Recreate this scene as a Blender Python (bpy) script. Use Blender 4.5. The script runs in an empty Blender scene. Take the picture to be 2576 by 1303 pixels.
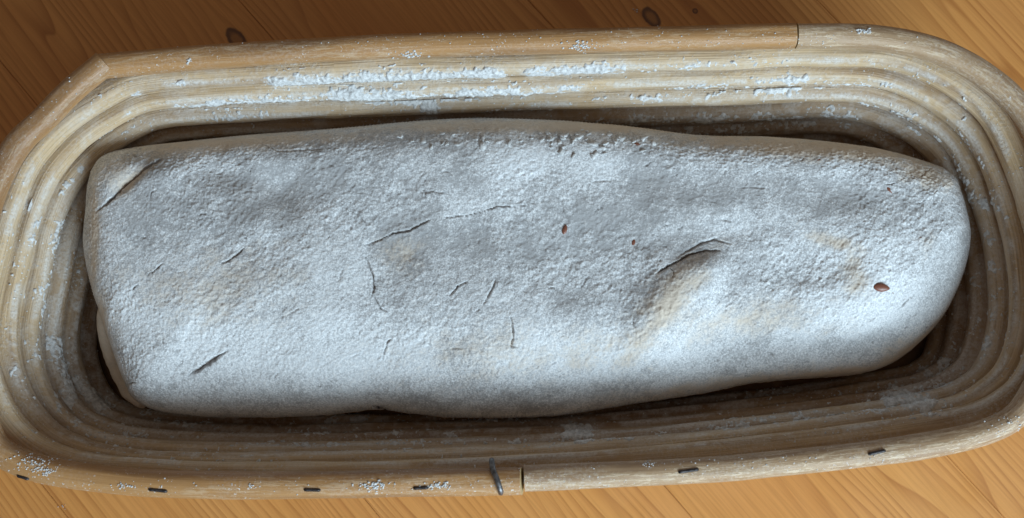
import bpy, bmesh, math
import numpy as np
from mathutils import Vector
from mathutils.bvhtree import BVHTree

# ------------------------------------------------------------------ camera
S = bpy.context.scene
TILT = math.radians(10.0)
FPX, CX, CY = 3000.0, 1287.5, 651.5          # focal length and centre of a 2575 x 1303 picture
DIST = 0.455
TARGET = np.array([0.0, 0.0, 0.062])
CAM = TARGET + DIST * np.array([0.0, -math.sin(TILT), math.cos(TILT)])
cd = bpy.data.cameras.new('camera')
cam = bpy.data.objects.new('camera', cd)
S.collection.objects.link(cam)
cam.location = CAM
cam.rotation_euler = (TILT, 0, 0)
cd.sensor_width = 36.0
cd.lens = 36.0 * FPX / 2575.0
cd.clip_start, cd.clip_end = 0.01, 50
cd.dof.use_dof = True
cd.dof.focus_distance = 0.462
cd.dof.aperture_fstop = 15.0
S.camera = cam

# ------------------------------------------------------------------ light
w = bpy.data.worlds.new('World'); S.world = w; w.use_nodes = True
w.node_tree.nodes['Background'].inputs[0].default_value = (0.80, 0.70, 0.62, 1)
w.node_tree.nodes['Background'].inputs[1].default_value = 0.22
def area_light(name, az, el, dist, sx, sy, energy, col):
    ld = bpy.data.lights.new(name, 'AREA'); ld.shape = 'RECTANGLE'
    ld.size, ld.size_y, ld.energy, ld.color = sx, sy, energy, col
    lo = bpy.data.objects.new(name, ld); S.collection.objects.link(lo)
    d = Vector((math.cos(az) * math.cos(el), math.sin(az) * math.cos(el), math.sin(el)))
    lo.location = d * dist + Vector((0, 0, 0.05))
    lo.rotation_euler = d.to_track_quat('Z', 'Y').to_euler()
    return lo
area_light('window_light', math.radians(-55), math.radians(31), 1.25, 0.85, 0.55, 26.5, (0.68, 0.87, 1.0))

S.view_settings.view_transform = 'Standard'
S.view_settings.look = 'None'
S.view_settings.exposure = 0.0
S.view_settings.gamma = 1.0
S.view_settings.use_curve_mapping = False

# ------------------------------------------------------------------ maths helpers
ct, st = math.cos(TILT), math.sin(TILT)
def ray(px, py):
    px = np.asarray(px, float); py = np.asarray(py, float)
    x = (px - CX) / FPX; y = -(py - CY) / FPX; z = -np.ones_like(x)
    return np.stack([x, y * ct - z * st, y * st + z * ct], -1)
def at(px, py, z):
    d = ray(px, py); t = (z - CAM[2]) / d[..., 2]
    return CAM + d * t[..., None]
def proj(P):
    q = P - CAM
    x = q[..., 0]; y = q[..., 1] * ct + q[..., 2] * st; z = -q[..., 1] * st + q[..., 2] * ct
    return CX + FPX * x / -z, CY - FPX * y / -z
def hash3(i, j, k, seed):
    h = (i * 374761393 + j * 668265263 + k * 2147483647 + seed * 1274126177) & 0xFFFFFFFF
    h = ((h ^ (h >> 13)) * 1274126177) & 0xFFFFFFFF
    h = ((h ^ (h >> 15)) * 2246822519) & 0xFFFFFFFF
    return ((h ^ (h >> 16)) & 0xFFFF) / 65535.0
def vnoise(p, seed=0):
    f = np.floor(p); t = p - f; t = t * t * t * (t * (t * 6 - 15) + 10)
    i, j, k = [f[..., a].astype(np.int64) for a in range(3)]
    r = 0
    for a in (0, 1):
        for b in (0, 1):
            for c in (0, 1):
                wgt = (t[..., 0] if a else 1 - t[..., 0]) * (t[..., 1] if b else 1 - t[..., 1]) * (t[..., 2] if c else 1 - t[..., 2])
                r = r + wgt * hash3(i + a, j + b, k + c, seed)
    return r * 2 - 1
def fbm(p, octv=4, seed=0, gain=0.5):
    r = 0; a = 1.0; tot = 0
    for o in range(octv):
        r = r + a * vnoise(p * 2.0 ** o + 17.3 * o, seed + o); tot += a; a *= gain
    return r / tot
def smooth(x, a, b):
    t = np.clip((x - a) / (b - a), 0, 1); return t * t * (3 - 2 * t)
def cr(P, n, closed=True):
    """Catmull-Rom through P, resampled evenly to n points"""
    P = np.asarray(P, float)
    if closed: Q = np.concatenate([P[-1:], P, P[:2]])
    else: Q = np.concatenate([2 * P[:1] - P[1:2], P, 2 * P[-1:] - P[-2:-1]])
    out = []
    t = np.linspace(0, 1, 24, endpoint=False)[:, None]
    for i in range(1, len(Q) - 2):
        a, b, c, d = Q[i - 1], Q[i], Q[i + 1], Q[i + 2]
        out.append(0.5 * (2 * b + (c - a) * t + (2 * a - 5 * b + 4 * c - d) * t ** 2 + (3 * b - a - 3 * c + d) * t ** 3))
    out = np.concatenate(out + [P[:1] if closed else P[-1:]])
    L = np.concatenate([[0], np.cumsum(np.linalg.norm(np.diff(out, axis=0), axis=1))])
    s = np.linspace(0, L[-1], n, endpoint=not closed)
    return np.stack([np.interp(s, L, out[:, a]) for a in range(out.shape[1])], 1)
def seg_dist(x, y, pts):
    """distance to a polyline and the running parameter 0..1"""
    pts = np.asarray(pts, float)
    best = np.full(x.shape, 1e9); par = np.zeros(x.shape); n = len(pts) - 1
    for i in range(n):
        a, b = pts[i], pts[i + 1]; d = b - a
        t = np.clip(((x - a[0]) * d[0] + (y - a[1]) * d[1]) / max(d @ d, 1e-12), 0, 1)
        q = np.hypot(x - a[0] - t * d[0], y - a[1] - t * d[1])
        m = q < best; best = np.where(m, q, best); par = np.where(m, (i + t) / n, par)
    return best, par

# ------------------------------------------------------------------ object helpers
def mesh_obj(name, V, F, mat, parent=None, uv=None, attrs=None, smooth_sh=True):
    V = np.asarray(V, np.float32); F = np.asarray(F, np.int32)
    me = bpy.data.meshes.new(name)
    n = F.shape[1]
    me.vertices.add(len(V)); me.vertices.foreach_set('co', V.ravel())
    me.loops.add(F.size); me.loops.foreach_set('vertex_index', F.ravel())
    me.polygons.add(len(F)); me.polygons.foreach_set('loop_start', np.arange(0, F.size, n, dtype=np.int32))
    if smooth_sh: me.polygons.foreach_set('use_smooth', np.ones(len(F), bool))
    if uv is not None:
        l = me.uv_layers.new(name='UVMap'); l.data.foreach_set('uv', np.asarray(uv, np.float32).ravel())
    for k, v in (attrs or {}).items():
        a = me.attributes.new(k, 'FLOAT', 'POINT'); a.data.foreach_set('value', np.asarray(v, np.float32))
    me.update(); me.validate()
    me.materials.append(mat)
    o = bpy.data.objects.new(name, me); S.collection.objects.link(o); o.parent = parent
    return o
def tag(o, label=None, cat=None, group=None, kind=None):
    if label: o['label'] = label
    if cat: o['category'] = cat
    if group: o['group'] = group
    if kind: o['kind'] = kind
    return o
def empty(name, loc=(0, 0, 0)):
    o = bpy.data.objects.new(name, None); S.collection.objects.link(o); o.location = loc
    o.empty_display_size = 0.02
    return o

class NT:
    def __init__(s, name):
        s.m = bpy.data.materials.new(name); s.m.use_nodes = True; s.t = s.m.node_tree
        s.b = s.t.nodes['Principled BSDF']
    def n(s, typ, **kw):
        nd = s.t.nodes.new(typ)
        for k, v in kw.items():
            if k.startswith('i_'):
                key = k[2:]; key = int(key) if key.isdigit() else key.replace('_', ' ')
                s.put(nd.inputs[key], v)
            else: setattr(nd, k, v)
        return nd
    def put(s, inp, v):
        if isinstance(v, bpy.types.NodeSocket): s.t.links.new(v, inp)
        elif isinstance(v, bpy.types.Node): s.t.links.new(v.outputs[0], inp)
        else: inp.default_value = v
    def math(s, op, a, b=0.0, c=None, clamp=False):
        nd = s.n('ShaderNodeMath', operation=op, use_clamp=clamp); s.put(nd.inputs[0], a); s.put(nd.inputs[1], b)
        if c is not None: s.put(nd.inputs[2], c)
        return nd.outputs[0]
    def noise(s, vec, scale, detail=4, rough=0.5, dist=0.0, dim='3D'):
        nd = s.n('ShaderNodeTexNoise', noise_dimensions=dim)
        s.put(nd.inputs['Vector'], vec); nd.inputs['Scale'].default_value = scale
        nd.inputs['Detail'].default_value = detail; nd.inputs['Roughness'].default_value = rough
        nd.inputs['Distortion'].default_value = dist
        return nd.outputs[0]
    def mapr(s, v, a, b, c=0.0, d=1.0, sm=True):
        nd = s.n('ShaderNodeMapRange', interpolation_type='SMOOTHSTEP' if sm else 'LINEAR')
        s.put(nd.inputs[0], v)
        for i, q in enumerate((a, b, c, d)): nd.inputs[1 + i].default_value = q
        return nd.outputs[0]
    def mix(s, f, a, b):
        nd = s.n('ShaderNodeMix', data_type='RGBA')
        s.put(nd.inputs[0], f)
        for inp, v in ((nd.inputs[6], a), (nd.inputs[7], b)):
            s.put(inp, (*v, 1) if isinstance(v, tuple) and len(v) == 3 else v)
        return nd.outputs[2]
    def mapping(s, vec, scale=(1, 1, 1), loc=(0, 0, 0), rot=(0, 0, 0)):
        nd = s.n('ShaderNodeMapping'); s.put(nd.inputs[0], vec)
        nd.inputs[1].default_value = loc; nd.inputs[2].default_value = rot; nd.inputs[3].default_value = scale
        return nd.outputs[0]
    def attr(s, name):
        return s.n('ShaderNodeAttribute', attribute_name=name).outputs['Fac']
    def bump(s, h, strength, dist, nrm=None):
        nd = s.n('ShaderNodeBump'); nd.inputs['Strength'].default_value = strength; nd.inputs['Distance'].default_value = dist
        s.put(nd.inputs['Height'], h)
        if nrm is not None: s.put(nd.inputs['Normal'], nrm)
        return nd.outputs[0]
    def out(s, col, rough, nrm=None, spec=0.5, metal=0.0):
        s.put(s.b.inputs['Base Color'], (*col, 1) if isinstance(col, tuple) and len(col) == 3 else col)
        s.put(s.b.inputs['Roughness'], rough); s.b.inputs['Specular IOR Level'].default_value = spec
        s.b.inputs['Metallic'].default_value = metal
        if nrm is not None: s.put(s.b.inputs['Normal'], nrm)
        return s.m

# ------------------------------------------------------------------ materials
def mat_pine(knots):
    m = NT('pine'); tc = m.n('ShaderNodeTexCoord'); P = tc.outputs['Object']
    rnd = m.attr('plank_offset')
    sep = m.n('ShaderNodeSeparateXYZ'); m.put(sep.inputs[0], P)
    X, Y = sep.outputs[0], sep.outputs[1]              # X runs along the plank, Y across
    uvec = m.n('ShaderNodeCombineXYZ'); m.put(uvec.inputs[0], X); m.put(uvec.inputs[1], Y); m.put(uvec.inputs[2], rnd)
    warp = m.noise(m.mapping(uvec, (0.9, 5.0, 3.1)), 1.0, 1, 0.4)
    yy = m.math('ADD', Y, m.math('MULTIPLY', m.math('SUBTRACT', warp, 0.5), 0.05))
    kn = None
    for (kx, ky, rx, ry) in knots:                     # knots bend the grain round themselves
        dx = m.math('DIVIDE', m.math('SUBTRACT', X, kx), rx); dy = m.math('DIVIDE', m.math('SUBTRACT', Y, ky), ry)
        q = m.math('SQRT', m.math('ADD', m.math('MULTIPLY', dx, dx), m.math('MULTIPLY', dy, dy)))
        q = m.math('ADD', q, m.math('MULTIPLY', m.math('SUBTRACT', m.noise(uvec, 260, 3), 0.5), 0.45))
        fall = m.math('POWER', 2.718, m.math('MULTIPLY', m.math('MULTIPLY', q, q), -0.13))
        yy = m.math('ADD', yy, m.math('MULTIPLY', m.math('MULTIPLY', fall, dy), ry * -0.55))
        core = m.math('MULTIPLY', m.mapr(q, 1.10, 0.86), m.mapr(q, 0.35, 0.8, 0.55, 1.0))
        kn = core if kn is None else m.math('MAXIMUM', kn, core)
    g = m.n('ShaderNodeCombineXYZ'); m.put(g.inputs[0], m.math('MULTIPLY', X, 0.10)); m.put(g.inputs[1], yy); m.put(g.inputs[2], rnd)
    freq = m.noise(g, 22, 2, 0.5)
    ph = m.math('ADD', m.math('MULTIPLY', yy, 230.0), m.math('MULTIPLY', freq, 16.0))
    fr = m.math('FRACT', ph)
    ring = m.math('POWER', fr, 3.0)                      # slow to dark, quick back to pale
    ring = m.math('MULTIPLY', ring, m.mapr(fr, 1.0, 0.93))
    ring = m.math('MULTIPLY', ring, m.mapr(m.noise(g, 16, 3, 0.6), 0.30, 0.62, 0.1, 1.0))
    fib = m.noise(m.mapping(uvec, (25, 900, 1)), 1.0, 3, 0.6)
    big = m.noise(m.mapping(uvec, (5, 22, 1)), 1.0, 3, 0.5)
    col = m.mix(big, (0.57, 0.225, 0.056), (0.70, 0.345, 0.105))
    col = m.mix(m.math('MULTIPLY', ring, 0.75), col, (0.29, 0.085, 0.016))
    col = m.mix(m.mapr(fib, 0.35, 0.75, 0, 0.28), col, (0.27, 0.10, 0.025))
    if kn is not None:
        kc = m.mix(m.noise(uvec, 420, 3), (0.05, 0.018, 0.010), (0.13, 0.06, 0.032))
        col = m.mix(m.math('MULTIPLY', kn, 0.9), col, kc)
    rough = m.mapr(m.noise(uvec, 35, 4), 0.3, 0.7, 0.34, 0.52)
    h = m.math('ADD', m.math('MULTIPLY', ring, -0.4), m.math('MULTIPLY', fib, 0.5))
    return m.out(col, rough, m.bump(h, 0.25, 0.0004), 0.4)

def mat_cane(name, pale, dark, flour, rough, skin=0.0):
    """cane with fibres along its length (u = metres along, v = turn around)"""
    m = NT(name); uv = m.n('ShaderNodeTexCoord').outputs['UV']; ob = m.n('ShaderNodeTexCoord').outputs['Object']
    sh = m.n('ShaderNodeObjectInfo').outputs['Random']
    sepv = m.n('ShaderNodeSeparateXYZ'); m.put(sepv.inputs[0], uv)
    cv = m.n('ShaderNodeCombineXYZ'); m.put(cv.inputs[0], sepv.outputs[0]); m.put(cv.inputs[1], sepv.outputs[1]); m.put(cv.inputs[2], m.math('MULTIPLY', sh, 13.7))
    f1 = m.noise(m.mapping(cv, (13, 48, 1)), 1.0, 4, 0.7)
    f2 = m.noise(m.mapping(cv, (38, 75, 1)), 1.0, 3, 0.65)
    stain = m.noise(m.mapping(cv, (9, 4, 1)), 1.0, 4, 0.55)
    col = m.mix(m.mapr(f1, 0.28, 0.60), dark, pale)
    col = m.mix(m.mapr(stain, 0.47, 0.68, 0, 0.6), col, (0.23, 0.125, 0.062))
    col = m.mix(m.mapr(f2, 0.52, 0.72, 0, 0.2), col, tuple(min(1, c * 1.25) for c in pale))
    damp_shade = m.math('MULTIPLY', m.attr('damp_shade'), m.mapr(m.noise(m.mapping(cv, (22, 6, 1), (5, 1, 2)), 1.0, 4, 0.6), 0.25, 0.6, 0.45, 1.0))
    col = m.mix(damp_shade, col, (0.20, 0.105, 0.052))  # damp staining together with painted-in shade of the low coils
    h = m.math('ADD', f1, m.math('MULTIPLY', f2, 0.6))
    if skin:
        # worn skin: pale scratches and flakes
        sc = m.noise(m.mapping(cv, (420, 30, 1)), 1.0, 3, 0.65, 0.6)
        wr = m.noise(m.mapping(cv, (16, 5, 1), (3, 2, 1)), 1.0, 4, 0.6)
        scr = m.math('MULTIPLY', m.mapr(sc, 0.58, 0.68), m.mapr(wr, 0.38, 0.62, 0.05, 1.0))
        patch = m.mapr(m.noise(m.mapping(cv, (120, 26, 1)), 1.0, 5, 0.75), 0.51, 0.58)
        scr = m.math('MAXIMUM', scr, m.math('MULTIPLY', patch, m.mapr(wr, 0.40, 0.52)))
        col = m.mix(m.math('MULTIPLY', scr, 0.75 * skin), col, (0.66, 0.52, 0.36))
        h = m.math('ADD', h, m.math('MULTIPLY', scr, 0.8))
    # dusting of flour caught in the fibres
    d1 = m.noise(ob, 900, 4, 0.65); d2 = m.noise(ob, 42, 4, 0.6)
    fl = m.math('MULTIPLY', m.mapr(d1, 0.42, 0.66), m.mapr(d2, 0.36, 0.66, 0.10, 1.0))
    fl = m.math('MULTIPLY', fl, flour)
    sp = m.math('MULTIPLY', m.mapr(m.noise(ob, 1000, 2, 0.5), 0.64, 0.70), m.mapr(m.noise(ob, 75, 3), 0.42, 0.62))
    fl = m.math('MAXIMUM', fl, m.math('MULTIPLY', sp, 0.75))
    film = m.math('MULTIPLY', m.attr('film'), m.mapr(d1, 0.30, 0.62, 0.35, 1.0))
    fl = m.math('MAXIMUM', fl, m.math('MULTIPLY', film, 0.9), clamp=True)
    col = m.mix(fl, col, (0.72, 0.715, 0.70))
    h = m.math('ADD', h, m.math('MULTIPLY', fl, 0.9))
    r = m.math('ADD', m.math('MULTIPLY', fl, 0.4), rough, clamp=True)
    return m.out(col, r, m.bump(h, 0.3 if skin else 0.7, 0.0006), 0.4)

def mat_flour():
    m = NT('flour'); ob = m.n('ShaderNodeTexCoord').outputs['Object']
    a = m.noise(ob, 700, 5, 0.65)
    col = m.mix(m.mapr(a, 0.35, 0.65), (0.50, 0.50, 0.495), (0.72, 0.725, 0.725))
    return m.out(col, 0.95, m.bump(a, 0.7, 0.0006), 0.1)

def mat_dough():
    m = NT('floured_dough'); ob = m.n('ShaderNodeTexCoord').outputs['Object']
    fl, ck, br = m.attr('flour'), m.attr('crack'), m.attr('bare')
    g1 = m.noise(ob, 1500, 3, 0.65); g2 = m.noise(ob, 420, 4, 0.6); g3 = m.noise(ob, 120, 3, 0.5)
    bare = m.mix(g3, (0.54, 0.455, 0.365), (0.68, 0.59, 0.49)); grey = m.mix(g3, (0.33, 0.335, 0.345), (0.43, 0.425, 0.425))
    thin = m.math('ADD', fl, m.math('MULTIPLY', m.math('SUBTRACT', g2, 0.5), 1.3))
    thin = m.math('ADD', thin, m.math('MULTIPLY', m.math('SUBTRACT', g1, 0.5), 1.6))
    cov = m.mapr(thin, 0.02, 0.92, 0, 1)
    white = m.mix(m.mapr(g1, 0.4, 0.7), (0.60, 0.62, 0.64), (0.86, 0.87, 0.88))
    col = m.mix(cov, grey, white)
    bb = m.math('ADD', br, m.math('MULTIPLY', m.math('SUBTRACT', g2, 0.5), 0.9))
    bb = m.math('ADD', bb, m.math('MULTIPLY', m.math('SUBTRACT', g1, 0.5), 0.8))
    col = m.mix(m.mapr(bb, 0.05, 0.85, 0, 0.92), col, bare)
    col = m.mix(ck, col, (0.22, 0.145, 0.10))
    h = m.math('ADD', m.math('MULTIPLY', g1, 0.5), g2)
    return m.out(col, 0.9, m.bump(h, 0.6, 0.0006), 0.1)

def mat_simple(name, c0, c1, scale, rough, spec=0.5, metal=0.0, bump=0.3):
    m = NT(name); ob = m.n('ShaderNodeTexCoord').outputs['Object']
    a = m.noise(ob, scale, 4, 0.6)
    return m.out(m.mix(m.mapr(a, 0.3, 0.7), c0, c1), rough, m.bump(a, bump, 0.0003), spec, metal)

M_FLOUR = mat_flour()
M_DOUGH = mat_dough()
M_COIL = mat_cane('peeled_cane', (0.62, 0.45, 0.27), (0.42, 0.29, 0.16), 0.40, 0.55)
M_RIM = mat_cane('glossy_cane', (0.43, 0.23, 0.092), (0.365, 0.188, 0.073), 0.12, 0.33, 0.4)
M_RIM_WORN = mat_cane('worn_cane', (0.42, 0.28, 0.165), (0.33, 0.21, 0.118), 0.2, 0.40, 0.85)
M_END = mat_simple('cut_cane', (0.40, 0.28, 0.13), (0.56, 0.42, 0.22), 500, 0.7)
M_STEEL = mat_simple('dull_steel', (0.10, 0.10, 0.105), (0.27, 0.27, 0.28), 500, 0.5, 0.5, 0.9)
M_RUST = mat_simple('dark_staple', (0.012, 0.010, 0.012), (0.06, 0.05, 0.05), 900, 0.45, 0.5, 0.3)
M_SEED = mat_simple('linseed', (0.13, 0.04, 0.025), (0.26, 0.10, 0.06), 900, 0.38, 0.6, 0.0, 0.1)
M_BASE = mat_simple('basket_base', (0.14, 0.075, 0.035), (0.24, 0.14, 0.07), 120, 0.8)

# ------------------------------------------------------------------ table: pine planks side by side
PANG = math.radians(-49.0)                                 # planks run down to the right
pdir = np.array([math.cos(PANG), math.sin(PANG)]); pnor = np.array([-pdir[1], pdir[0]])
seam = at(2085, 32, 0.0)[:2]; s0 = seam @ pnor; PW = 0.0985
table = empty('table')
table.rotation_euler = (0, 0, PANG)
tag(table, 'orange brown pine table top of diagonal planks under the basket', 'table')
def tloc(px, py):
    q = at(px, py, 0.0)[:2]; return q @ pdir, q @ pnor
knots = []
for (px, py, rx, ry) in ((1638, 44, .0058, .0032), (1748, 28, .0014, .0012), (594, 98, .0062, .0036)):
    a, b = tloc(px, py); knots.append((a, b, rx, ry))
M_PINE = mat_pine(knots)
for i in range(-5, 4):
    y0, y1 = s0 + i * PW + 0.00008, s0 + (i + 1) * PW - 0.00008
    L = 0.62; hz = 0.026
    bm = bmesh.new()
    vs = [bm.verts.new(v) for v in ((-L, y0, -hz), (L, y0, -hz), (L, y1, -hz), (-L, y1, -hz), (-L, y0, 0), (L, y0, 0), (L, y1, 0), (-L, y1, 0))]
    for f in ((3, 2, 1, 0), (4, 5, 6, 7), (0, 1, 5, 4), (1, 2, 6, 5), (2, 3, 7, 6), (3, 0, 4, 7)): bm.faces.new([vs[k] for k in f])
    bmesh.ops.bevel(bm, geom=[e for e in bm.edges if abs(e.verts[0].co.z) < 1e-6 and abs(e.verts[1].co.z) < 1e-6], offset=0.00025, segments=2, affect='EDGES')
    me = bpy.data.meshes.new('plank'); bm.to_mesh(me); bm.free()
    a = me.attributes.new('plank_offset', 'FLOAT', 'POINT'); a.data.foreach_set('value', np.full(len(me.vertices), (i * 0.377) % 1.7, np.float32))
    me.materials.append(M_PINE)
    o = bpy.data.objects.new('plank', me); S.collection.objects.link(o); o.parent = table

# ------------------------------------------------------------------ basket
PITCH, FLARE, ZRIM = 0.0108, 0.36, 0.0745
RA, RB = 0.0053, 0.00485                                      # cane half width and half height
basket = empty('proving_basket')
tag(basket, 'long cane proving basket of stacked coils dusted with flour', 'basket')

groove = [(850,208),(1070,200),(1290,194),(1600,184),(1855,177),(1982,171),(2138,169),(2208,175),(2277,194),(2346,225),(2415,270),(2468,323),(2502,381),(2530,447),(2552,515),(2572,590),(2584,680),(2588,780),(2570,880),
          (2545,940),(2502,983),(2415,1028),(2208,1066),(2034,1090),(1688,1127),(1300,1152),(1000,1165),(607,1172),(416,1165),(250,1150),(149,1118),(104,1090),(52,1031),(17,958),(0,890),(-4,830),(3,774),(14,720),(36,628),(54,552),(97,447),(139,388),(208,322),(312,257),(370,235),(500,222),(660,215)]
Z12 = ZRIM - 1.5 * PITCH
gp = np.array(groove, float)
G = cr(at(gp[:, 0], gp[:, 1], np.full(len(gp), Z12))[:, :2], 720)
for _ in range(6):                                            # calm the tracing
    G = 0.5 * G + 0.25 * (np.roll(G, 1, 0) + np.roll(G, -1, 0))
def normals2(P):
    T = np.roll(P, -1, 0) - np.roll(P, 1, 0); T /= np.linalg.norm(T, axis=1)[:, None]
    N = np.stack([-T[:, 1], T[:, 0]], 1)                      # clockwise path: left is outward
    return T, N
GT, GN = normals2(G)
if ((G + GN * 0.01 - G.mean(0)) ** 2).sum() < ((G - G.mean(0)) ** 2).sum(): GN = -GN
def coil_path(k, seed):
    z = ZRIM - k * PITCH
    off = 0.0022 + FLARE * (z - Z12)
    P = G + GN * off
    for _ in range(3): P = 0.5 * P + 0.25 * (np.roll(P, 1, 0) + np.roll(P, -1, 0))
    t = np.arange(len(P)) / len(P)
    q = np.stack([np.cos(t * 6.2832) * 3, np.sin(t * 6.2832) * 3, np.full_like(t, seed * 3.1)], 1)
    P = P + GN * (fbm(q, 3, seed) * 0.0008)[:, None]
    zz = z + fbm(q + 50, 3, seed) * 0.0007
    return np.concatenate([P, zz[:, None]], 1)
EXP = 0.84
def tube(name, path, ra, rb, mat, parent, closed=True, nseg=28, caps=None, jitter=0.0, seed=0, z_tilt=0.0):
    n = len(path)
    T = np.roll(path, -1, 0) - np.roll(path, 1, 0)
    if not closed: T[0] = path[1] - path[0]; T[-1] = path[-1] - path[-2]
    T = T[:, :2] / np.linalg.norm(T[:, :2], axis=1)[:, None]
    N = np.stack([T[:, 1], -T[:, 0]], 1)                      # inward for a clockwise path
    ph = np.linspace(0, 2 * math.pi, nseg, endpoint=False)
    c, s = np.cos(ph), np.sin(ph)
    e = EXP if closed else 0.9                                                  # a little boxy
    c = np.sign(c) * np.abs(c) ** e; s = np.sign(s) * np.abs(s) ** e
    ra = np.broadcast_to(ra, n); rb = np.broadcast_to(rb, n)
    V = np.zeros((n, nseg, 3))
    V[..., 0] = path[:, None, 0] + N[:, None, 0] * ra[:, None] * c
    V[..., 1] = path[:, None, 1] + N[:, None, 1] * ra[:, None] * c
    V[..., 2] = path[:, None, 2] + rb[:, None] * s
    L = np.concatenate([[0], np.cumsum(np.linalg.norm(np.diff(path, axis=0), axis=1))])
    if jitter:
        q = np.zeros((n, nseg, 3)); q[..., 0] = L[:, None] * 40; q[..., 1] = c * 2.0 + seed; q[..., 2] = s * 2.0
        dj = fbm(q, 3, seed) * jitter
        V[..., 0] += N[:, None, 0] * dj * c; V[..., 1] += N[:, None, 1] * dj * c; V[..., 2] += dj * s
    idx = np.arange(n * nseg).reshape(n, nseg)
    I = idx if not closed else np.concatenate([idx, idx[:1]])
    A, B = I[:-1], I[1:]
    F = np.stack([A, B, np.roll(B, -1, 1), np.roll(A, -1, 1)], -1).reshape(-1, 4)
    LL = L if not closed else np.concatenate([L, [L[-1] + np.linalg.norm(path[0] - path[-1])]])
    u0 = np.repeat(LL[:-1, None], nseg, 1); u1 = np.repeat(LL[1:, None], nseg, 1)
    v0 = np.repeat((np.arange(nseg) / nseg)[None], len(LL) - 1, 0); v1 = v0 + 1 / nseg
    uv = np.stack([np.stack([u0, v0], -1), np.stack([u1, v0], -1), np.stack([u1, v1], -1), np.stack([u0, v1], -1)], 2).reshape(-1, 2)
    o = mesh_obj(name, V.reshape(-1, 3), F, mat, parent, uv)
    return o, V
# streaks traced along the coils: x0, y0, x1, y1, half width, strength
streaks = [(690,208,1260,186,11,1.0),(1330,182,1560,170,12,.9),(1560,172,1900,160,10,.4),(840,236,1040,248,16,1.1),(440,272,840,248,12,.7),(1040,250,1330,232,13,.75),(1340,230,1450,222,10,.7),(1080,250,1080,300,22,.8),
           (1900,205,2030,200,9,.7),(1840,232,1990,222,9,.55),(1850,300,2250,270,12,.45),(1600,310,2150,300,22,.55),(1100,300,1600,315,14,.35),(520,300,700,290,14,.4),(1985,190,1990,240,6,.7),
           (70,490,72,525,7,1.0),(98,560,70,620,8,.7),(130,870,175,1000,26,.75),(175,960,260,1010,20,.9),(30,930,52,960,14,.7),(100,1010,200,1060,20,.45),(2240,280,2310,330,16,.7),(2300,290,2340,330,14,.6),(2440,490,2490,520,18,.7),
           (2420,260,2425,300,8,.6),(1430,1085,1480,1092,18,.9),(2250,1000,2330,1010,22,.9),(1960,1050,2050,1040,12,.5),(820,1055,900,1050,22,.7),(700,1080,900,1095,8,.4),(1000,1085,1150,1095,10,.4),(2350,940,2480,860,26,.5),(2460,700,2480,800,22,.4),(440,206,460,210,9,.8),(1700,225,2250,215,8,.5),(1500,248,1900,240,9,.5),(2150,250,2330,330,9,.5),(2330,330,2440,470,12,.5),(2380,300,2480,420,8,.45),(2480,540,2500,680,12,.5),(2520,620,2530,760,9,.4),(110,600,60,760,10,.45),(160,560,120,700,9,.45),(120,720,110,860,12,.5),(60,820,70,930,9,.45),(150,500,220,400,9,.45),(250,360,420,290,10,.45),(300,1090,900,1125,7,.45),(900,1120,1600,1100,7,.45),(1600,1095,2250,1030,8,.5),(1200,1060,1400,1062,10,.4),(2250,1030,2420,950,10,.5),(330,1040,600,1085,12,.4),(330,240,350,236,6,.7)]
def film_of(V, seed, up):
    px, py = proj(V); q = V * 1000
    na = fbm(q / 6.0, 4, 300 + seed); nb = fbm(q / 2.0, 3, 320 + seed)
    e = np.zeros(px.shape)
    for (x0, y0, x1, y1, hw, sg) in streaks:
        sel = (px > min(x0, x1) - 80) & (px < max(x0, x1) + 80) & (py > min(y0, y1) - 80) & (py < max(y0, y1) + 80)
        if not sel.any(): continue
        d, _p = seg_dist(px[sel] + na[sel] * 26, py[sel] + nb[sel] * 9, [(x0, y0), (x1, y1)])
        e[sel] = np.maximum(e[sel], sg * np.exp(-(d / (hw * 1.9)) ** 2))
    loose = smooth(fbm(q / 13.0, 4, 340) + 0.40 * nb + 0.30 * na, 0.05, 0.34) * (0.18 + 0.075 * seed)
    ledge = smooth(up, 0.25, 0.55) * (1 - smooth(up, 0.75, 0.95)) * smooth(fbm(q / 16.0, 3, 360) + 0.5 * nb + 0.3 * na, -0.35, 0.25) * 0.75   # dust settled on top of each coil
    return np.clip(np.maximum(np.maximum(e * (0.75 + 0.6 * nb), loose), ledge), 0, 1)
NCOIL = 6
paths = {}
for k in range(1, NCOIL + 1):
    paths[k] = coil_path(k, k * 7)
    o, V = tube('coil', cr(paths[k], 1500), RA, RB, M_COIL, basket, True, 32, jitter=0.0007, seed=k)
    at_ = o.data.attributes.new('damp_shade', 'FLOAT', 'POINT'); at_.data.foreach_set('value', np.full(len(o.data.vertices), (0, 0, .05, .22, .55, .7, .75)[k], np.float32))  # browner coil by coil downwards: damp staining plus shade painted into the colour
    at_ = o.data.attributes.new('film', 'FLOAT', 'POINT'); at_.data.foreach_set('value', film_of(V.reshape(-1, 3), k, ((V[..., 2] - V[..., 2].mean(1, keepdims=True)) / RB).ravel()).astype(np.float32))
# floor of the basket
inner = paths[NCOIL][:, :2] - GN * 0.001
V = np.concatenate([np.c_[inner, np.full(720, 0.0045)], np.c_[inner, np.full(720, 0.0015)], [[*inner.mean(0), 0.0045]], [[*inner.mean(0), 0.0015]]])
i = np.arange(720); j = (i + 1) % 720
F = np.concatenate([np.c_[i, np.full(720, 1440), j], np.c_[i + 720, j + 720, np.full(720, 1441)], np.c_[i, j, j + 720], np.c_[i, j + 720, i + 720]])
mesh_obj('base', V, F, M_BASE, basket)

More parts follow.
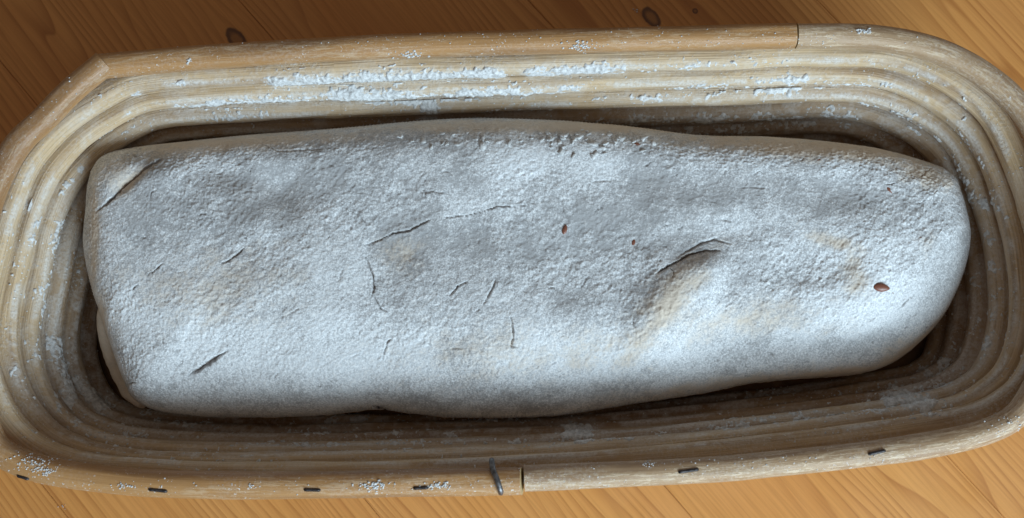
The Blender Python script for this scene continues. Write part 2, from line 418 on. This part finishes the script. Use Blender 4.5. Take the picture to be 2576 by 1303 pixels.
# rim cane in three lengths, spliced at the kink, at the far joint and at the wire
ZR = ZRIM
rimA = [(249,168),(420,151),(600,138),(800,126),(1000,116),(1200,109),(1400,104),(1600,99),(1800,95),(1998,90)]
rimB = [(2002,90),(2120,91),(2200,95),(2280,107),(2350,126),(2420,156),(2490,200),(2545,248),(2590,305),(2625,380),(2645,470),(2655,600),(2656,720),(2645,840),(2622,930),(2590,1000),(2555,1045),(2500,1077),(2400,1107),(2250,1133),(2100,1152),(1900,1172),(1700,1186),(1500,1196),(1318,1204)]
rimC = [(1318,1210),(1250,1211),(1000,1215),(800,1220),(600,1221),(400,1217),(250,1203),(130,1186),(60,1166),(0,1134),(-30,1090),(-52,1000),(-60,900),(-60,800),(-52,650),(-34,530),(0,440),(50,358),(110,300),(180,228),(264,158)]
def rim_piece(pts, n, mat, seed, ra=0.0046, rb=0.0047, dz=0.0, slant=0.0):
    p = np.array(pts, float)
    P = cr(at(p[:, 0], p[:, 1], np.full(len(p), ZR + dz)), n, False)
    o, V = tube('rim_cane', P, ra, rb, mat, basket, False, 28, jitter=0.0004, seed=seed)
    if slant:
        for j in range(4):
            top = (V[j, :, 2] - V[j, :, 2].min()) / np.ptp(V[j, :, 2])
            V[j, :, 0] -= slant * top * (1 - j / 4)
        o.data.vertices.foreach_set('co', V.astype(np.float32).ravel()); o.data.update()
    for ring, flip in ((V[0], 1), (V[-1], 0)):                # cut end faces
        c = ring.mean(0); vv = np.concatenate([ring, [c]])
        ii = np.arange(28); jj = (ii + 1) % 28
        ff = np.c_[ii, jj, np.full(28, 28)] if flip else np.c_[jj, ii, np.full(28, 28)]
        mesh_obj('cut_end', vv, ff, M_END, o, smooth_sh=False)
    return o, P
rA, pA = rim_piece(rimA, 300, M_RIM, 3)
rB, pB = rim_piece(rimB, 420, M_RIM_WORN, 5)
rC, pC = rim_piece(rimC, 420, M_RIM, 9, ra=0.0049, rb=0.0049, dz=0.0012, slant=0.0016)
rA['label'] = 'glossy orange brown length of rim cane'
rB['label'] = 'worn brown length of rim cane with flaking skin'

def bvh_of(objs):
    V = []; F = []; base = 0
    for o in objs:
        me = o.data
        V += [v.co.copy() for v in me.vertices]
        F += [[i + base for i in p.vertices] for p in me.polygons]; base = len(V)
    return BVHTree.FromPolygons(V, F)
rim_bvh = bvh_of([rA, rB, rC])
def hit(bvh, px, py):
    d = ray(np.array(float(px)), np.array(float(py)))
    r = bvh.ray_cast(Vector(CAM), Vector(d).normalized())
    return r[0], r[1]

def wire(name, pts, r, mat, parent, n=40, seg=10, flat=1.0):
    P = cr(np.array(pts), n, False)
    T = np.gradient(P, axis=0); T /= np.linalg.norm(T, axis=1)[:, None]
    up = np.array([0.31, 0.2, 0.93]); A = np.cross(T, up); A /= np.linalg.norm(A, axis=1)[:, None]; B = np.cross(T, A)
    ph = np.linspace(0, 2 * math.pi, seg, endpoint=False)
    rr = np.full(n, r); rr[0] = rr[-1] = r * 0.35
    V = P[:, None] + rr[:, None, None] * (A[:, None] * np.cos(ph)[None, :, None] + flat * B[:, None] * np.sin(ph)[None, :, None])
    idx = np.arange(n * seg).reshape(n, seg); a, b = idx[:-1], idx[1:]
    F = np.stack([a, np.roll(a, -1, 1), np.roll(b, -1, 1), b], -1).reshape(-1, 4)
    return mesh_obj(name, V.reshape(-1, 3), F, mat, parent)

# staples driven into the near rim
for (px, py, ln, ang) in ((58, 1200, 26, 18), (397, 1233, 43, 6), (785, 1232, 37, 1), (1058, 1227, 33, -3), (1731, 1184, 48, -8), (2205, 1138, 40, -13)):
    a = math.radians(ang); pts = []
    for t in (-0.5, -0.46, -0.2, 0.2, 0.46, 0.5):
        x, y = px + ln * t * math.cos(a), py + ln * t * math.sin(a)
        h, nrm = hit(rim_bvh, x, y)
        if h is None: continue
        depth = -0.0016 if abs(t) == 0.5 else 0.0001
        pts.append(np.array(h + nrm * depth))
    if len(pts) > 3:
        stp = wire('staple', [p + np.array([0, 0.00012, 0.0001]) for p in pts], 0.00034, M_STEEL, basket, 24, 8)
        wire('slot', pts, 0.0006, M_RUST, stp, 24, 8)

# bent wire nail over the splice
h0, n0 = hit(rim_bvh, 1240, 1185); h1, n1 = hit(rim_bvh, 1249, 1205); h2, n2 = hit(rim_bvh, 1258, 1228)
c = np.array(h1)
pts = [np.array(h0) + np.array([-0.0006, 0.0040, -0.0042]), np.array(h0) + np.array([-0.0004, 0.0028, -0.0010]), np.array(h0) + np.array(n0) * 0.0007,
       np.array(h1) + np.array(n1) * 0.0009, np.array(h2) + np.array(n2) * 0.0009, np.array(h2) + np.array(n2) * 0.0007 + np.array([0.0002, -0.0014, -0.0035])]
wire('wire_nail', pts, 0.0010, M_STEEL, basket, 48, 14)

# ------------------------------------------------------------------ dough
ZSIL, ZTOP = 0.033, 0.059
d_top = [(240,446),(262,412),(300,390),(380,375),(500,362),(640,348),(780,338),(900,328),(1000,318),(1100,310),(1200,306),(1300,308),(1400,312),(1480,318),(1560,325),(1640,335),(1720,346),(1800,351),(1900,352),(2000,358),(2100,368),(2200,383),(2300,410),(2352,428)]
d_right = [(2352,428),(2388,458),(2405,500),(2418,545),(2426,590),(2425,640),(2414,690),(2396,740),(2370,790),(2338,832),(2290,880)]
d_bot = [(334,994),(358,1015),(400,1034),(480,1045),(560,1049),(700,1049),(800,1045),(880,1037),(950,1030),(1050,1042),(1150,1050),(1300,1050),(1400,1045),(1500,1031),(1600,1015),(1700,1000),(1790,985),(1880,966),(1980,955),(2100,946),(2180,936),(2240,914),(2290,880)]
d_left = [(240,446),(231,490),(228,540),(222,600),(225,650),(235,700),(246,745),(262,790),(277,840),(294,888),(312,940),(334,994)]
NU, NV = 1150, 430
def edge(pts, n):
    p = np.array(pts, float); q = cr(at(p[:, 0], p[:, 1], np.full(len(p), ZSIL))[:, :2], 400, False)
    s = 0.5 - 0.5 * np.cos(np.linspace(0, 1, n) * math.pi)
    s = 0.45 * s + 0.55 * np.linspace(0, 1, n) if n > 600 else 0.85 * s + 0.15 * np.linspace(0, 1, n)
    f = s * 399; i0 = np.clip(f.astype(int), 0, 398); t = (f - i0)[:, None]
    return q[i0] * (1 - t) + q[i0 + 1] * t, s
Tp, su = edge(d_top, NU); Bp, _ = edge(d_bot, NU); Lp, sv = edge(d_left, NV); Rp, _ = edge(d_right, NV)
u = su[:, None, None]; v = sv[None, :, None]
XY = (1 - v) * Tp[:, None] + v * Bp[:, None] + (1 - u) * Lp[None] + u * Rp[None] - (
    (1 - u) * (1 - v) * Tp[0] + u * (1 - v) * Tp[-1] + (1 - u) * v * Bp[0] + u * v * Bp[-1])
loop = np.concatenate([Tp[:-1], Rp[:-1], Bp[::-1][:-1], Lp[::-1][:-1]])
lp = loop[::4]
flat = XY.reshape(-1, 2)
dist = np.empty(len(flat))
for a in range(0, len(flat), 20000):
    b = flat[a:a + 20000]
    dist[a:a + 20000] = np.sqrt(((b[:, None] - lp[None]) ** 2).sum(-1).min(1))
on = np.zeros((NU, NV), bool); on[0] = on[-1] = True; on[:, 0] = on[:, -1] = True
dist[on.ravel()] = 0
PX, PY = proj(np.c_[flat, np.full(len(flat), ZSIL)])
vg = np.broadcast_to(sv[None, :], (NU, NV)).ravel()
R = 0.021 + 0.023 * smooth(vg, 0.35, 0.75) * smooth(PX, 260, 560)
t = np.clip(dist / R, 0, 1)
prof = (1 - (1 - t) ** 2.2) ** (1 / 2.0)
t = np.clip(dist / 0.03, 0, 1)
# slow relief of the loaf: (px, py, radius x, radius y, turn, height mm), in mm
X3 = np.c_[flat, ZSIL + (ZTOP - ZSIL) * prof]
PX, PY = proj(X3)
rel = np.zeros(len(flat))
for (px, py, rx, ry, ang, hmm) in (
        (700,470,90,55,20,-2.8),(560,430,60,40,0,-1.8),(630,560,50,40,0,.8),(450,640,200,90,-8,-0.8),(560,760,190,110,0,1.2),(330,900,120,120,0,0.8),(400,440,60,40,-25,.8),(322,452,55,16,-42,-2.0),
        (1150,420,200,70,0,1.0),(1400,380,160,50,0,0.9),(950,650,110,130,0,-0.9),(1120,620,200,70,-12,-0.9),(1450,620,140,80,0,-0.9),(1250,830,200,120,0,1.0),
        (1800,590,140,40,-8,-1.6),(1960,700,70,120,-10,-1.2),(2090,640,100,55,10,-1.4),(2230,640,90,110,0,1.2),
        (2150,790,130,70,0,1.2),(2000,600,130,60,0,0.9),(1960,885,190,60,4,-3.6),(2230,900,170,70,-20,-5.0),(2330,600,130,260,0,-3.0),(1600,960,300,60,-6,-2.0),(2150,480,190,60,8,-1.2),(1700,450,180,60,0,-1.0),(850,930,180,70,0,0.8),(1100,960,120,50,0,-0.7),(780,690,120,70,-20,1.0)):
    a = math.radians(ang); dx = PX - px; dy = PY - py
    ex = (dx * math.cos(a) + dy * math.sin(a)) / rx; ey = (-dx * math.sin(a) + dy * math.cos(a)) / ry
    rel += hmm * np.exp(-(ex ** 2 + ey ** 2))
# the fold right of the middle: steep on its far side, easing off towards the near edge
fold = [(1480,950),(1560,880),(1620,790),(1665,715),(1715,672),(1780,652),(1850,668)]
fd, fp = seg_dist(PX, PY, fold)
fa = np.array(fold, float); sgn = np.zeros(len(flat)); bd = np.full(len(flat), 1e9)
for i in range(len(fa) - 1):
    p, q = fa[i], fa[i + 1]; e = q - p
    tt = np.clip(((PX - p[0]) * e[0] + (PY - p[1]) * e[1]) / (e @ e), 0, 1)
    dd = np.hypot(PX - p[0] - tt * e[0], PY - p[1] - tt * e[1]); cs = e[0] * (PY - p[1]) - e[1] * (PX - p[0])
    mk = dd < bd; bd = np.where(mk, dd, bd); sgn = np.where(mk, np.sign(cs), sgn)
sd = fd * sgn; tap = smooth(fp, 0.0, 0.4) * (1 - smooth(fp, 0.86, 1.0))
rel += tap * 3.5 * np.exp(-((sd - 34) / np.where(sd < 34, 66, 80)) ** 2) - 1.2 * np.exp(-((sd + 24) / 24) ** 2) * smooth(fp, 0.5, 0.7) * (1 - smooth(fp, 0.86, 1.0))
mm = X3 * 1000
rel += fbm(mm / 34.0, 3, 3) * 1.4
ca, sa = math.cos(math.radians(33)), math.sin(math.radians(33))
st_ = np.c_[(mm[:, 0] * ca + mm[:, 1] * sa) / 1.9, -mm[:, 0] * sa + mm[:, 1] * ca, mm[:, 2]]
rough_area = smooth(fbm(mm / 22.0, 3, 71), -0.25, 0.30)
n1 = fbm(st_ / 4.2, 4, 11)
n2 = fbm(st_ / 1.5, 3, 23)
ridge = 1 - np.abs(fbm(st_ / 5.5 + fbm(mm / 7.0, 2, 5)[:, None] * 0.8, 3, 31)) * 3.2
fine = n1 * 0.30 * (0.2 + 1.1 * rough_area) + n2 * 0.22 * (0.3 + 0.9 * rough_area) + fbm(st_ / 0.8, 2, 29) * 0.12 + np.clip(ridge, 0, 1) ** 3 * -0.22 * rough_area
gr = vnoise(mm / 0.75, 91); gr2 = vnoise(st_ / 1.0, 93)
fine += np.clip(gr - 0.10, 0, 1) * (0.30 + 0.30 * rough_area) - np.clip(-gr2 - 0.25, 0, 1) * 0.22 * (0.3 + rough_area) + vnoise(mm / 0.45, 92) * 0.08
soft_edge = smooth(t, 0.02, 0.35)
# cracks and creases: polyline, half width px, depth mm, raised lip mm, dark amount
cracks = [
 ([(472,945),(497,932),(520,916),(545,900),(572,882)],4.5,2.2,.15,1.0),
 ([(910,618),(955,600),(990,582),(1025,578),(1062,560),(1092,547)],2.4,1.4,.5,.8),
 ([(1092,547),(1140,544),(1190,538),(1250,520),(1310,517),(1380,505)],1.7,.9,.3,.55),
 ([(1055,485),(1090,482),(1130,488)],1.8,.7,.2,.6),
 ([(915,640),(925,668),(938,690),(940,720),(935,745)],2.6,1.3,.4,.8),
 ([(940,735),(948,760),(955,775),(975,785)],2.2,1.0,.3,.7),
 ([(850,500),(890,510),(915,560),(905,620)],1.4,.5,.2,.4),
 ([(1645,692),(1670,676),(1700,660),(1735,640),(1775,630),(1815,628)],4.0,2.4,.3,.75),
 ([(1700,648),(1760,612),(1800,600),(1840,612)],3.0,1.2,.2,.3),
 ([(555,665),(580,650),(604,630),(612,622)],2.6,1.2,.7,.55),
 ([(370,695),(390,680),(412,662)],2.4,1.0,.4,.65),
 ([(330,730),(350,715)],2.4,.9,.3,.55),
 ([(960,908),(966,880),(975,858),(985,852)],2.6,1.2,.4,.8),
 ([(1280,780),(1286,815),(1290,850),(1285,868),(1305,872)],2.6,1.3,.6,.65),
 ([(1110,880),(1145,876),(1170,878)],1.8,.8,.3,.5),
 ([(1130,745),(1150,720),(1175,708)],2.4,1.2,.7,.45),
 ([(1215,770),(1240,720),(1250,690)],2.0,.9,.5,.3),
 ([(1595,790),(1588,815),(1596,822)],1.8,.8,.3,.6),
 ([(2262,780),(2280,765),(2310,738)],2.2,1.0,.2,.75),
 ([(2180,812),(2200,800)],1.8,.8,.2,.6),
 ([(1860,470),(1895,468),(1940,470)],1.5,.5,.2,.4),
 ([(1410,500),(1418,530),(1430,552)],1.8,.6,.2,.35),
 ([(640,355),(700,380),(860,372)],2.0,.4,.1,.2),
 ([(242,532),(275,505),(302,472),(335,440),(372,412),(405,396)],5.0,2.4,.5,.55),
 ([(930,1018),(965,1030),(1000,1044)],4.0,1.6,.2,.4),
 ([(860,905),(900,890),(930,905)],1.6,.5,.2,.35),
 ([(480,560),(520,545),(545,550)],1.5,.5,.2,.25),
 ([(1460,470),(1500,455),(1560,452)],1.6,.5,.2,.3),
 ([(700,800),(730,790),(760,770)],1.6,.5,.3,.35),
 ([(1870,965),(1880,930),(1870,900)],1.4,.4,.1,.35),
 ([(1790,940),(1800,915),(1830,905)],1.4,.4,.1,.3),
]
rng = np.random.default_rng(12)
for _ in range(110):                                          # hairline cracks all over the crusted flour
    x, y = rng.uniform(280, 2330), rng.uniform(380, 1000)
    a = rng.normal(-0.45, 0.45); L = rng.uniform(12, 42); p = [(x, y)]
    for _k in range(4):
        a += rng.normal(0, 0.45); p.append((p[-1][0] + L / 4 * math.cos(a), p[-1][1] + L / 4 * math.sin(a)))
    cracks.append((p, rng.uniform(0.9, 1.7), rng.uniform(.35, .8), rng.uniform(.05, .3), rng.uniform(.2, .6)))
crk = np.zeros(len(flat)); cdep = np.zeros(len(flat))
wob = vnoise(mm / 1.1, 41) * 1.6; wob2 = vnoise(mm / 3.5, 43) * 3.0; wv = 0.65 + 0.6 * vnoise(mm / 2.2, 47)
for pts, hw, dep, lip, dk in cracks:
    p = np.array(pts, float); x0, y0 = p.min(0) - 34; x1, y1 = p.max(0) + 34
    sel = np.where((PX > x0) & (PX < x1) & (PY > y0) & (PY < y1))[0]
    if not len(sel): continue
    d, par = seg_dist(PX[sel] + wob[sel] + wob2[sel] * 0.7, PY[sel] + wob[sel] * 0.8 - wob2[sel] * 0.6, p)
    ends = np.sqrt(np.clip(4 * par * (1 - par), 0.02, 1)); ww = hw * np.clip(wv[sel], 0.35, 1.5) * (0.45 + 0.55 * ends)
    g = np.exp(-(d / ww) ** 2) * ends
    cdep[sel] = np.maximum(cdep[sel], g * dep)
    crk[sel] = np.maximum(crk[sel], smooth(g, 0.35, 0.95) * dk * 0.5)
    rel[sel] += 0.25 * lip * np.exp(-((d - ww * 2.4) / (ww * 2.2)) ** 2) * ends * 0.6
disp = rel * soft_edge * 1.2 + 0.78 * fine * (0.25 + 0.75 * soft_edge) - cdep
# surface normals of the smooth loaf
Zg = X3.reshape(NU, NV, 3)
dU = np.gradient(Zg, axis=0); dV = np.gradient(Zg, axis=1)
Nn = -np.cross(dU, dV); Nn /= np.maximum(np.linalg.norm(Nn, axis=2), 1e-12)[..., None]
if Nn[NU // 2, NV // 2, 2] < 0: Nn = -Nn
ctr = loop.mean(0)
D3 = X3 + Nn.reshape(-1, 3) * (disp * 0.001)[:, None]
# flour cover
cov = 0.52 + 0.42 * fbm(mm / 18.0, 4, 64) + 0.30 * n1 + 0.15 * fbm(mm / 5.0, 3, 66)
bare = np.zeros(len(flat))
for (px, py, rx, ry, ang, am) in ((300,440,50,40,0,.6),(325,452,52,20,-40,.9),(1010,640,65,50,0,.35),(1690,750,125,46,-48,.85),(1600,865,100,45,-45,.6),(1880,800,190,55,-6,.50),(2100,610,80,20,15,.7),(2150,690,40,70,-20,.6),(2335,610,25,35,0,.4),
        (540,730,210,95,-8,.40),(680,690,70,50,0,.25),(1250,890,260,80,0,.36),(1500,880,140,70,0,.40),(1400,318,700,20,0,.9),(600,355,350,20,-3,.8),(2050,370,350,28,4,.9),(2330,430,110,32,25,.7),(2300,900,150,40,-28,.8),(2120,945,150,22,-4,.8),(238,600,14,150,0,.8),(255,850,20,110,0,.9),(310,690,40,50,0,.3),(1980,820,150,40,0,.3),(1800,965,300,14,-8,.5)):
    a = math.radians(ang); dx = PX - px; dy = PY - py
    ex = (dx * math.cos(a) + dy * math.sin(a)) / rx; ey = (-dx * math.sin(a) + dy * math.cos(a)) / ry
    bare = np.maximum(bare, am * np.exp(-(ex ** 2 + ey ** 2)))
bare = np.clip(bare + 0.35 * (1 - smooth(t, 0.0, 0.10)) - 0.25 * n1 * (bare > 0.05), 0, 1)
for (px, py, rx, ry, am) in ((650,470,330,80,-.40),(1000,640,80,60,-.35),(1150,600,220,50,-.25),(1480,560,230,90,-.30),(1750,480,350,90,-.28),(2150,480,220,60,-.30),(1330,700,200,90,-.15),(330,620,80,120,-.25),(500,850,280,120,.40),(1150,780,300,110,.25),(2180,760,180,110,.5),(1300,420,220,55,.25),(1650,900,250,70,.3),(1000,930,300,60,.2)):
    cov += am * np.exp(-((PX - px) / rx) ** 2 - ((PY - py) / ry) ** 2)
cov -= 0.5 * np.clip(cdep, 0, 1)
# sides tucked under down to the basket floor
ring_i = np.concatenate([np.arange(NU - 1) * NV, (NU - 1) * NV + np.arange(NV - 1), np.arange(NU - 1, 0, -1) * NV + NV - 1, np.arange(NV - 1, 0, -1)])
base_ring = D3[ring_i]; nr = len(ring_i)
lN = np.c_[base_ring[:, :2]]
tv = np.roll(lN, -6, 0) - np.roll(lN, 6, 0); tv /= np.maximum(np.linalg.norm(tv, axis=1), 1e-9)[:, None]
inn = np.stack([tv[:, 1], -tv[:, 0]], 1)
if ((lN + inn * 0.01 - ctr) ** 2).sum() > ((lN - ctr) ** 2).sum(): inn = -inn
for _ in range(8): inn = (inn + np.roll(inn, 9, 0) + np.roll(inn, -9, 0)); inn /= np.linalg.norm(inn, axis=1)[:, None]
skirts = []; steps = np.linspace(0, 1, 15)[1:]
for s in steps:
    a = s * math.pi / 2
    q = base_ring.copy(); q[:, :2] += inn * (0.011 * (1 - math.cos(a))); q[:, 2] = base_ring[:, 2] - (base_ring[:, 2] - 0.0048) * math.sin(a)
    q += (fbm(q * 260, 3, 88) * 0.0004)[:, None] * np.c_[-inn, np.zeros(nr)]
    skirts.append(q)
Vall = np.concatenate([D3] + skirts)
idx = np.arange(NU * NV).reshape(NU, NV)
F = [np.stack([idx[:-1, :-1], idx[:-1, 1:], idx[1:, 1:], idx[1:, :-1]], -1).reshape(-1, 4)]
prev = ring_i
for s in range(len(skirts)):
    cur = NU * NV + s * nr + np.arange(nr)
    F.append(np.stack([prev, np.roll(prev, -1), np.roll(cur, -1), cur], -1)); prev = cur
F = np.concatenate(F)
fl_all = np.concatenate([cov] + [np.full(nr, 0.0) + 0.25 * fbm(q * 200, 3, 14) for q in skirts])
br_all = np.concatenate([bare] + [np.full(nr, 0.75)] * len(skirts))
ck_all = np.concatenate([crk] + [np.zeros(nr)] * len(skirts))
dough = empty('dough_loaf', (0, 0, 0))
tag(dough, 'long flour dusted raw dough loaf lying in the cane basket', 'dough')
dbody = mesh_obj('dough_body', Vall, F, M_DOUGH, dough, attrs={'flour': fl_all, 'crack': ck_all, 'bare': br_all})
# the right way out
me = dbody.data
if me.polygons[(NU // 2) * (NV - 1) + NV // 2].normal.z < 0: me.flip_normals()

sub = D3.reshape(NU, NV, 3)[::4, ::4]; a, b = sub.shape[:2]
ii = np.arange(a * b).reshape(a, b)
fq = np.stack([ii[:-1, :-1], ii[1:, :-1], ii[1:, 1:], ii[:-1, 1:]], -1).reshape(-1, 4)
dough_bvh = BVHTree.FromPolygons([Vector(p) for p in sub.reshape(-1, 3)], fq.tolist())

# lower layer of the roll, tucked in at the near left corner
lip = np.array([(268,765,.033),(252,795,.032),(255,845,.031),(268,890,.030),(288,940,.029),(316,987,.029),(352,1010,.030)])
lp3 = at(lip[:, 0], lip[:, 1], lip[:, 2])
lo = wire('tucked_fold', [p + np.array([0.0026, 0.0006, -0.0012]) for p in lp3], 0.0042, M_DOUGH, dough, 90, 26)
co = np.empty(len(lo.data.vertices) * 3, np.float32); lo.data.vertices.foreach_get('co', co); co = co.reshape(-1, 3)
co += (fbm(co * 300.0, 3, 7) * 0.0005)[:, None]; lo.data.vertices.foreach_set('co', co.ravel())
a_ = lo.data.attributes.new('flour', 'FLOAT', 'POINT'); a_.data.foreach_set('value', (0.25 + 0.4 * fbm(co * 250.0, 3, 9)).astype(np.float32))
a_ = lo.data.attributes.new('bare', 'FLOAT', 'POINT'); a_.data.foreach_set('value', np.full(len(co), 0.8, np.float32))

# linseeds pressed into the dough
def seed_mesh():
    bm = bmesh.new(); bmesh.ops.create_uvsphere(bm, u_segments=16, v_segments=10, radius=1)
    for vtx in bm.verts:
        x = vtx.co.x; k = 1 - 0.32 * max(0, x)
        vtx.co = Vector((x, vtx.co.y * 0.52 * k, vtx.co.z * 0.3 * k))
    for f in bm.faces: f.smooth = True
    me = bpy.data.meshes.new('seed'); bm.to_mesh(me); bm.free(); me.materials.append(M_SEED); return me
SM = seed_mesh()
for (px, py, ln, ang, dep) in ((1420,577,13,75,.0001),(1594,608,14,68,-.0004),(2216,723,22,-8,.0003),(2237,478,12,-55,-.0003),(2247,738,7,30,-.0002),(1603,362,9,-30,.0),(2060,402,9,20,-.0002),(2318,598,6,0,-.0001)):
    h, nrm = hit(dough_bvh, px, py)
    if h is None: continue
    if nrm.z < 0: nrm = -nrm
    o = bpy.data.objects.new('seed', SM); S.collection.objects.link(o); o.parent = dough
    o.location = h + nrm * (dep - 0.0001)
    a = math.radians(ang); xa = Vector((math.cos(a), math.sin(a), 0)); xa = (xa - nrm * xa.dot(nrm)).normalized(); ya = nrm.cross(xa)
    from mathutils import Matrix
    o.rotation_euler = Matrix((xa, ya, nrm)).transposed().to_euler()
    o.scale = (ln * 0.000152,) * 3

# curled flakes of dried flour on the far side of the loaf
rng = np.random.default_rng(5)
V = []; F = []
spots = [(rng.normal(1460, 75), rng.normal(352, 12)) for _ in range(34)] + [(rng.uniform(1280, 1620), rng.uniform(338, 395)) for _ in range(16)] + [(rng.uniform(1000, 1250), rng.uniform(335, 375)) for _ in range(16)]
for (px, py) in spots:
    h, nrm = hit(dough_bvh, px, py)
    if h is None: continue
    if nrm.z < 0: nrm = -nrm
    r = rng.uniform(0.0005, 0.0019); tl = rng.uniform(0.0, 0.15)
    ta = Vector((rng.normal(), rng.normal(), rng.normal() * 0.3)).normalized(); ta = (ta - nrm * ta.dot(nrm)).normalized(); tb = nrm.cross(ta)
    k = 7; b0 = len(V)
    top = []
    for q in range(k):
        a = q / k * 6.2832 + rng.normal(0, .25); rr = r * rng.uniform(0.55, 1.25)
        x, y = rr * math.cos(a) * 1.3, rr * math.sin(a) * 0.8
        top.append((x, y, 0.00025 + max(0, x + r) * tl * 0.6 + rng.uniform(0, .0002)))
    for dz in (0, -0.00022):
        for x, y, z in top: V.append(np.array(h + ta * x + tb * y + nrm * (z + dz)))
    V.append(np.array(h + nrm * (0.0003 + r * tl * 0.35))); V.append(np.array(h + nrm * (0.00008 + r * tl * 0.35)))
    for q in range(k):
        j = (q + 1) % k
        F += [(b0 + q, b0 + j, b0 + 2 * k), (b0 + k + j, b0 + k + q, b0 + 2 * k + 1), (b0 + q, b0 + k + q, b0 + j), (b0 + j, b0 + k + q, b0 + k + j)]
tag(mesh_obj('flour_flake', np.array(V), np.array(F), M_FLOUR, dough, smooth_sh=False), kind='stuff')

# ------------------------------------------------------------------ flour caked on the cane
VV = []; FF = []; base = 0
for k in range(1, NCOIL + 1):
    path = cr(paths[k], 2600); n = len(path)
    T = np.roll(path, -1, 0) - np.roll(path, 1, 0); T = T[:, :2] / np.linalg.norm(T[:, :2], axis=1)[:, None]
    N = np.stack([T[:, 1], -T[:, 0]], 1)
    ph = np.radians(np.linspace(-88, 80, 44)); c, s = np.cos(ph) ** EXP, np.sign(np.sin(ph)) * np.abs(np.sin(ph)) ** EXP
    P = np.zeros((n, 44, 3))
    P[..., 0] = path[:, None, 0] + N[:, None, 0] * RA * c; P[..., 1] = path[:, None, 1] + N[:, None, 1] * RA * c; P[..., 2] = path[:, None, 2] + RB * s
    px, py = proj(P)
    q = P * 1000
    n_a = fbm(q / 5.0, 4, 100 + k); n_b = fbm(q / 1.3, 3, 120 + k); n_c = vnoise(q / 0.9, 140 + k); n_d = fbm(q / 22.0, 2, 160)
    env = np.zeros(px.shape)
    jx = px + n_a * 18; jy = py + n_b * 7
    for (x0, y0, x1, y1, hw, sg) in streaks:
        sel = (px > min(x0, x1) - 60) & (px < max(x0, x1) + 60) & (py > min(y0, y1) - 60) & (py < max(y0, y1) + 60)
        if not sel.any(): continue
        d, _p = seg_dist(jx[sel], jy[sel], [(x0, y0), (x1, y1)])
        env[sel] = np.maximum(env[sel], sg * np.exp(-(d / (hw * 1.5)) ** 2))
    low = np.exp(-((np.degrees(ph) + 62) / 24) ** 2)[None]          # loose flour lies in the grooves
    thick = env * 1.35 + n_a * 0.75 + n_b * 0.65 + n_c * 0.18 - 0.58 + low * (0.10 + 0.35 * n_d)
    speck = np.clip(n_c - 0.74 + 0.35 * n_d + 0.25 * n_a + 0.10 * low, 0, 1) * 1.6
    th = np.maximum(np.clip(thick - 0.12, 0, 1.4) * 1.0, speck * 0.8) * (0.8 + 0.5 * n_b)
    th = np.where(th > 0.02, th, 0)
    ext = th[..., None] * 0.001
    Nr = np.zeros_like(P); Nr[..., 0] = N[:, None, 0] * c / RA; Nr[..., 1] = N[:, None, 1] * c / RA; Nr[..., 2] = s / RB
    Nr /= np.linalg.norm(Nr, axis=2)[..., None]
    P2 = P + Nr * ext - Nr * 0.0005 * (th[..., None] <= 0)
    idx = np.arange(n * 44).reshape(n, 44); I = np.concatenate([idx, idx[:1]])
    f = np.stack([I[:-1, :-1], I[1:, :-1], I[1:, 1:], I[:-1, 1:]], -1).reshape(-1, 4)
    on = (th > 0).ravel(); f = f[on[f].any(1)]
    used = np.unique(f); remap = np.full(n * 44, -1); remap[used] = np.arange(len(used))
    VV.append(P2.reshape(-1, 3)[used]); FF.append(remap[f] + base); base += len(used)
fo = mesh_obj('flour', np.concatenate(VV), np.concatenate(FF), M_FLOUR)
tag(fo, 'white flour caked along the grooves of the cane coils', 'flour', kind='stuff')

# crumbs of flour on the rim and on the table
rng = np.random.default_rng(8)
V = []; F = []
ICO = bmesh.new(); bmesh.ops.create_icosphere(ICO, subdivisions=1, radius=1)
iv = np.array([v.co for v in ICO.verts]); iff = np.array([[v.index for v in f.verts] for f in ICO.faces]); ICO.free()
def crumb(p, r):
    V.append(p + iv * r * rng.uniform(0.55, 1.3, (len(iv), 1)) * np.array([1.2, 1, 0.7])); F.append(iff + len(iv) * (len(V) - 1))
for (cx, cy, sx, sy, cnt, r0) in ((945,1222,22,5,60,.00035),(1105,1222,16,4,40,.00035),(80,1164,30,12,90,.00024),(112,1182,14,6,60,.00024),(310,1222,12,4,18,.0003),(1030,142,28,8,45,.0004),(1465,118,22,9,60,.00035),(2172,78,9,4,28,.0004),(475,152,4,4,12,.0004),(2540,1060,30,14,40,.0003),
        (1628,1168,10,6,18,.0003),(630,1222,4,3,8,.0003),(1000,100,400,14,60,.00022),(1900,98,300,14,60,.00022),(700,1222,500,9,90,.0002),(1900,1165,400,12,80,.00022),(130,250,60,50,30,.00025)):
    for _ in range(cnt):
        h, nrm = hit(rim_bvh, rng.normal(cx, sx), rng.normal(cy, sy))
        if h is None: continue
        crumb(np.array(h + nrm * r0 * 0.2), r0 * rng.uniform(0.5, 1.5))
for (cx, cy, sx, sy, cnt, r0) in ((155,1270,7,7,5,.0003),(1600,25,6,6,4,.0003)):
    for _ in range(cnt):
        p = at(rng.normal(cx, sx), rng.normal(cy, sy), 0.0002); crumb(np.array(p), r0 * rng.uniform(0.5, 1.5))
tag(mesh_obj('flour_crumbs', np.concatenate(V), np.concatenate(F), M_FLOUR, None, smooth_sh=False), 'tiny white flour crumbs scattered over the rim and table', 'flour', kind='stuff')
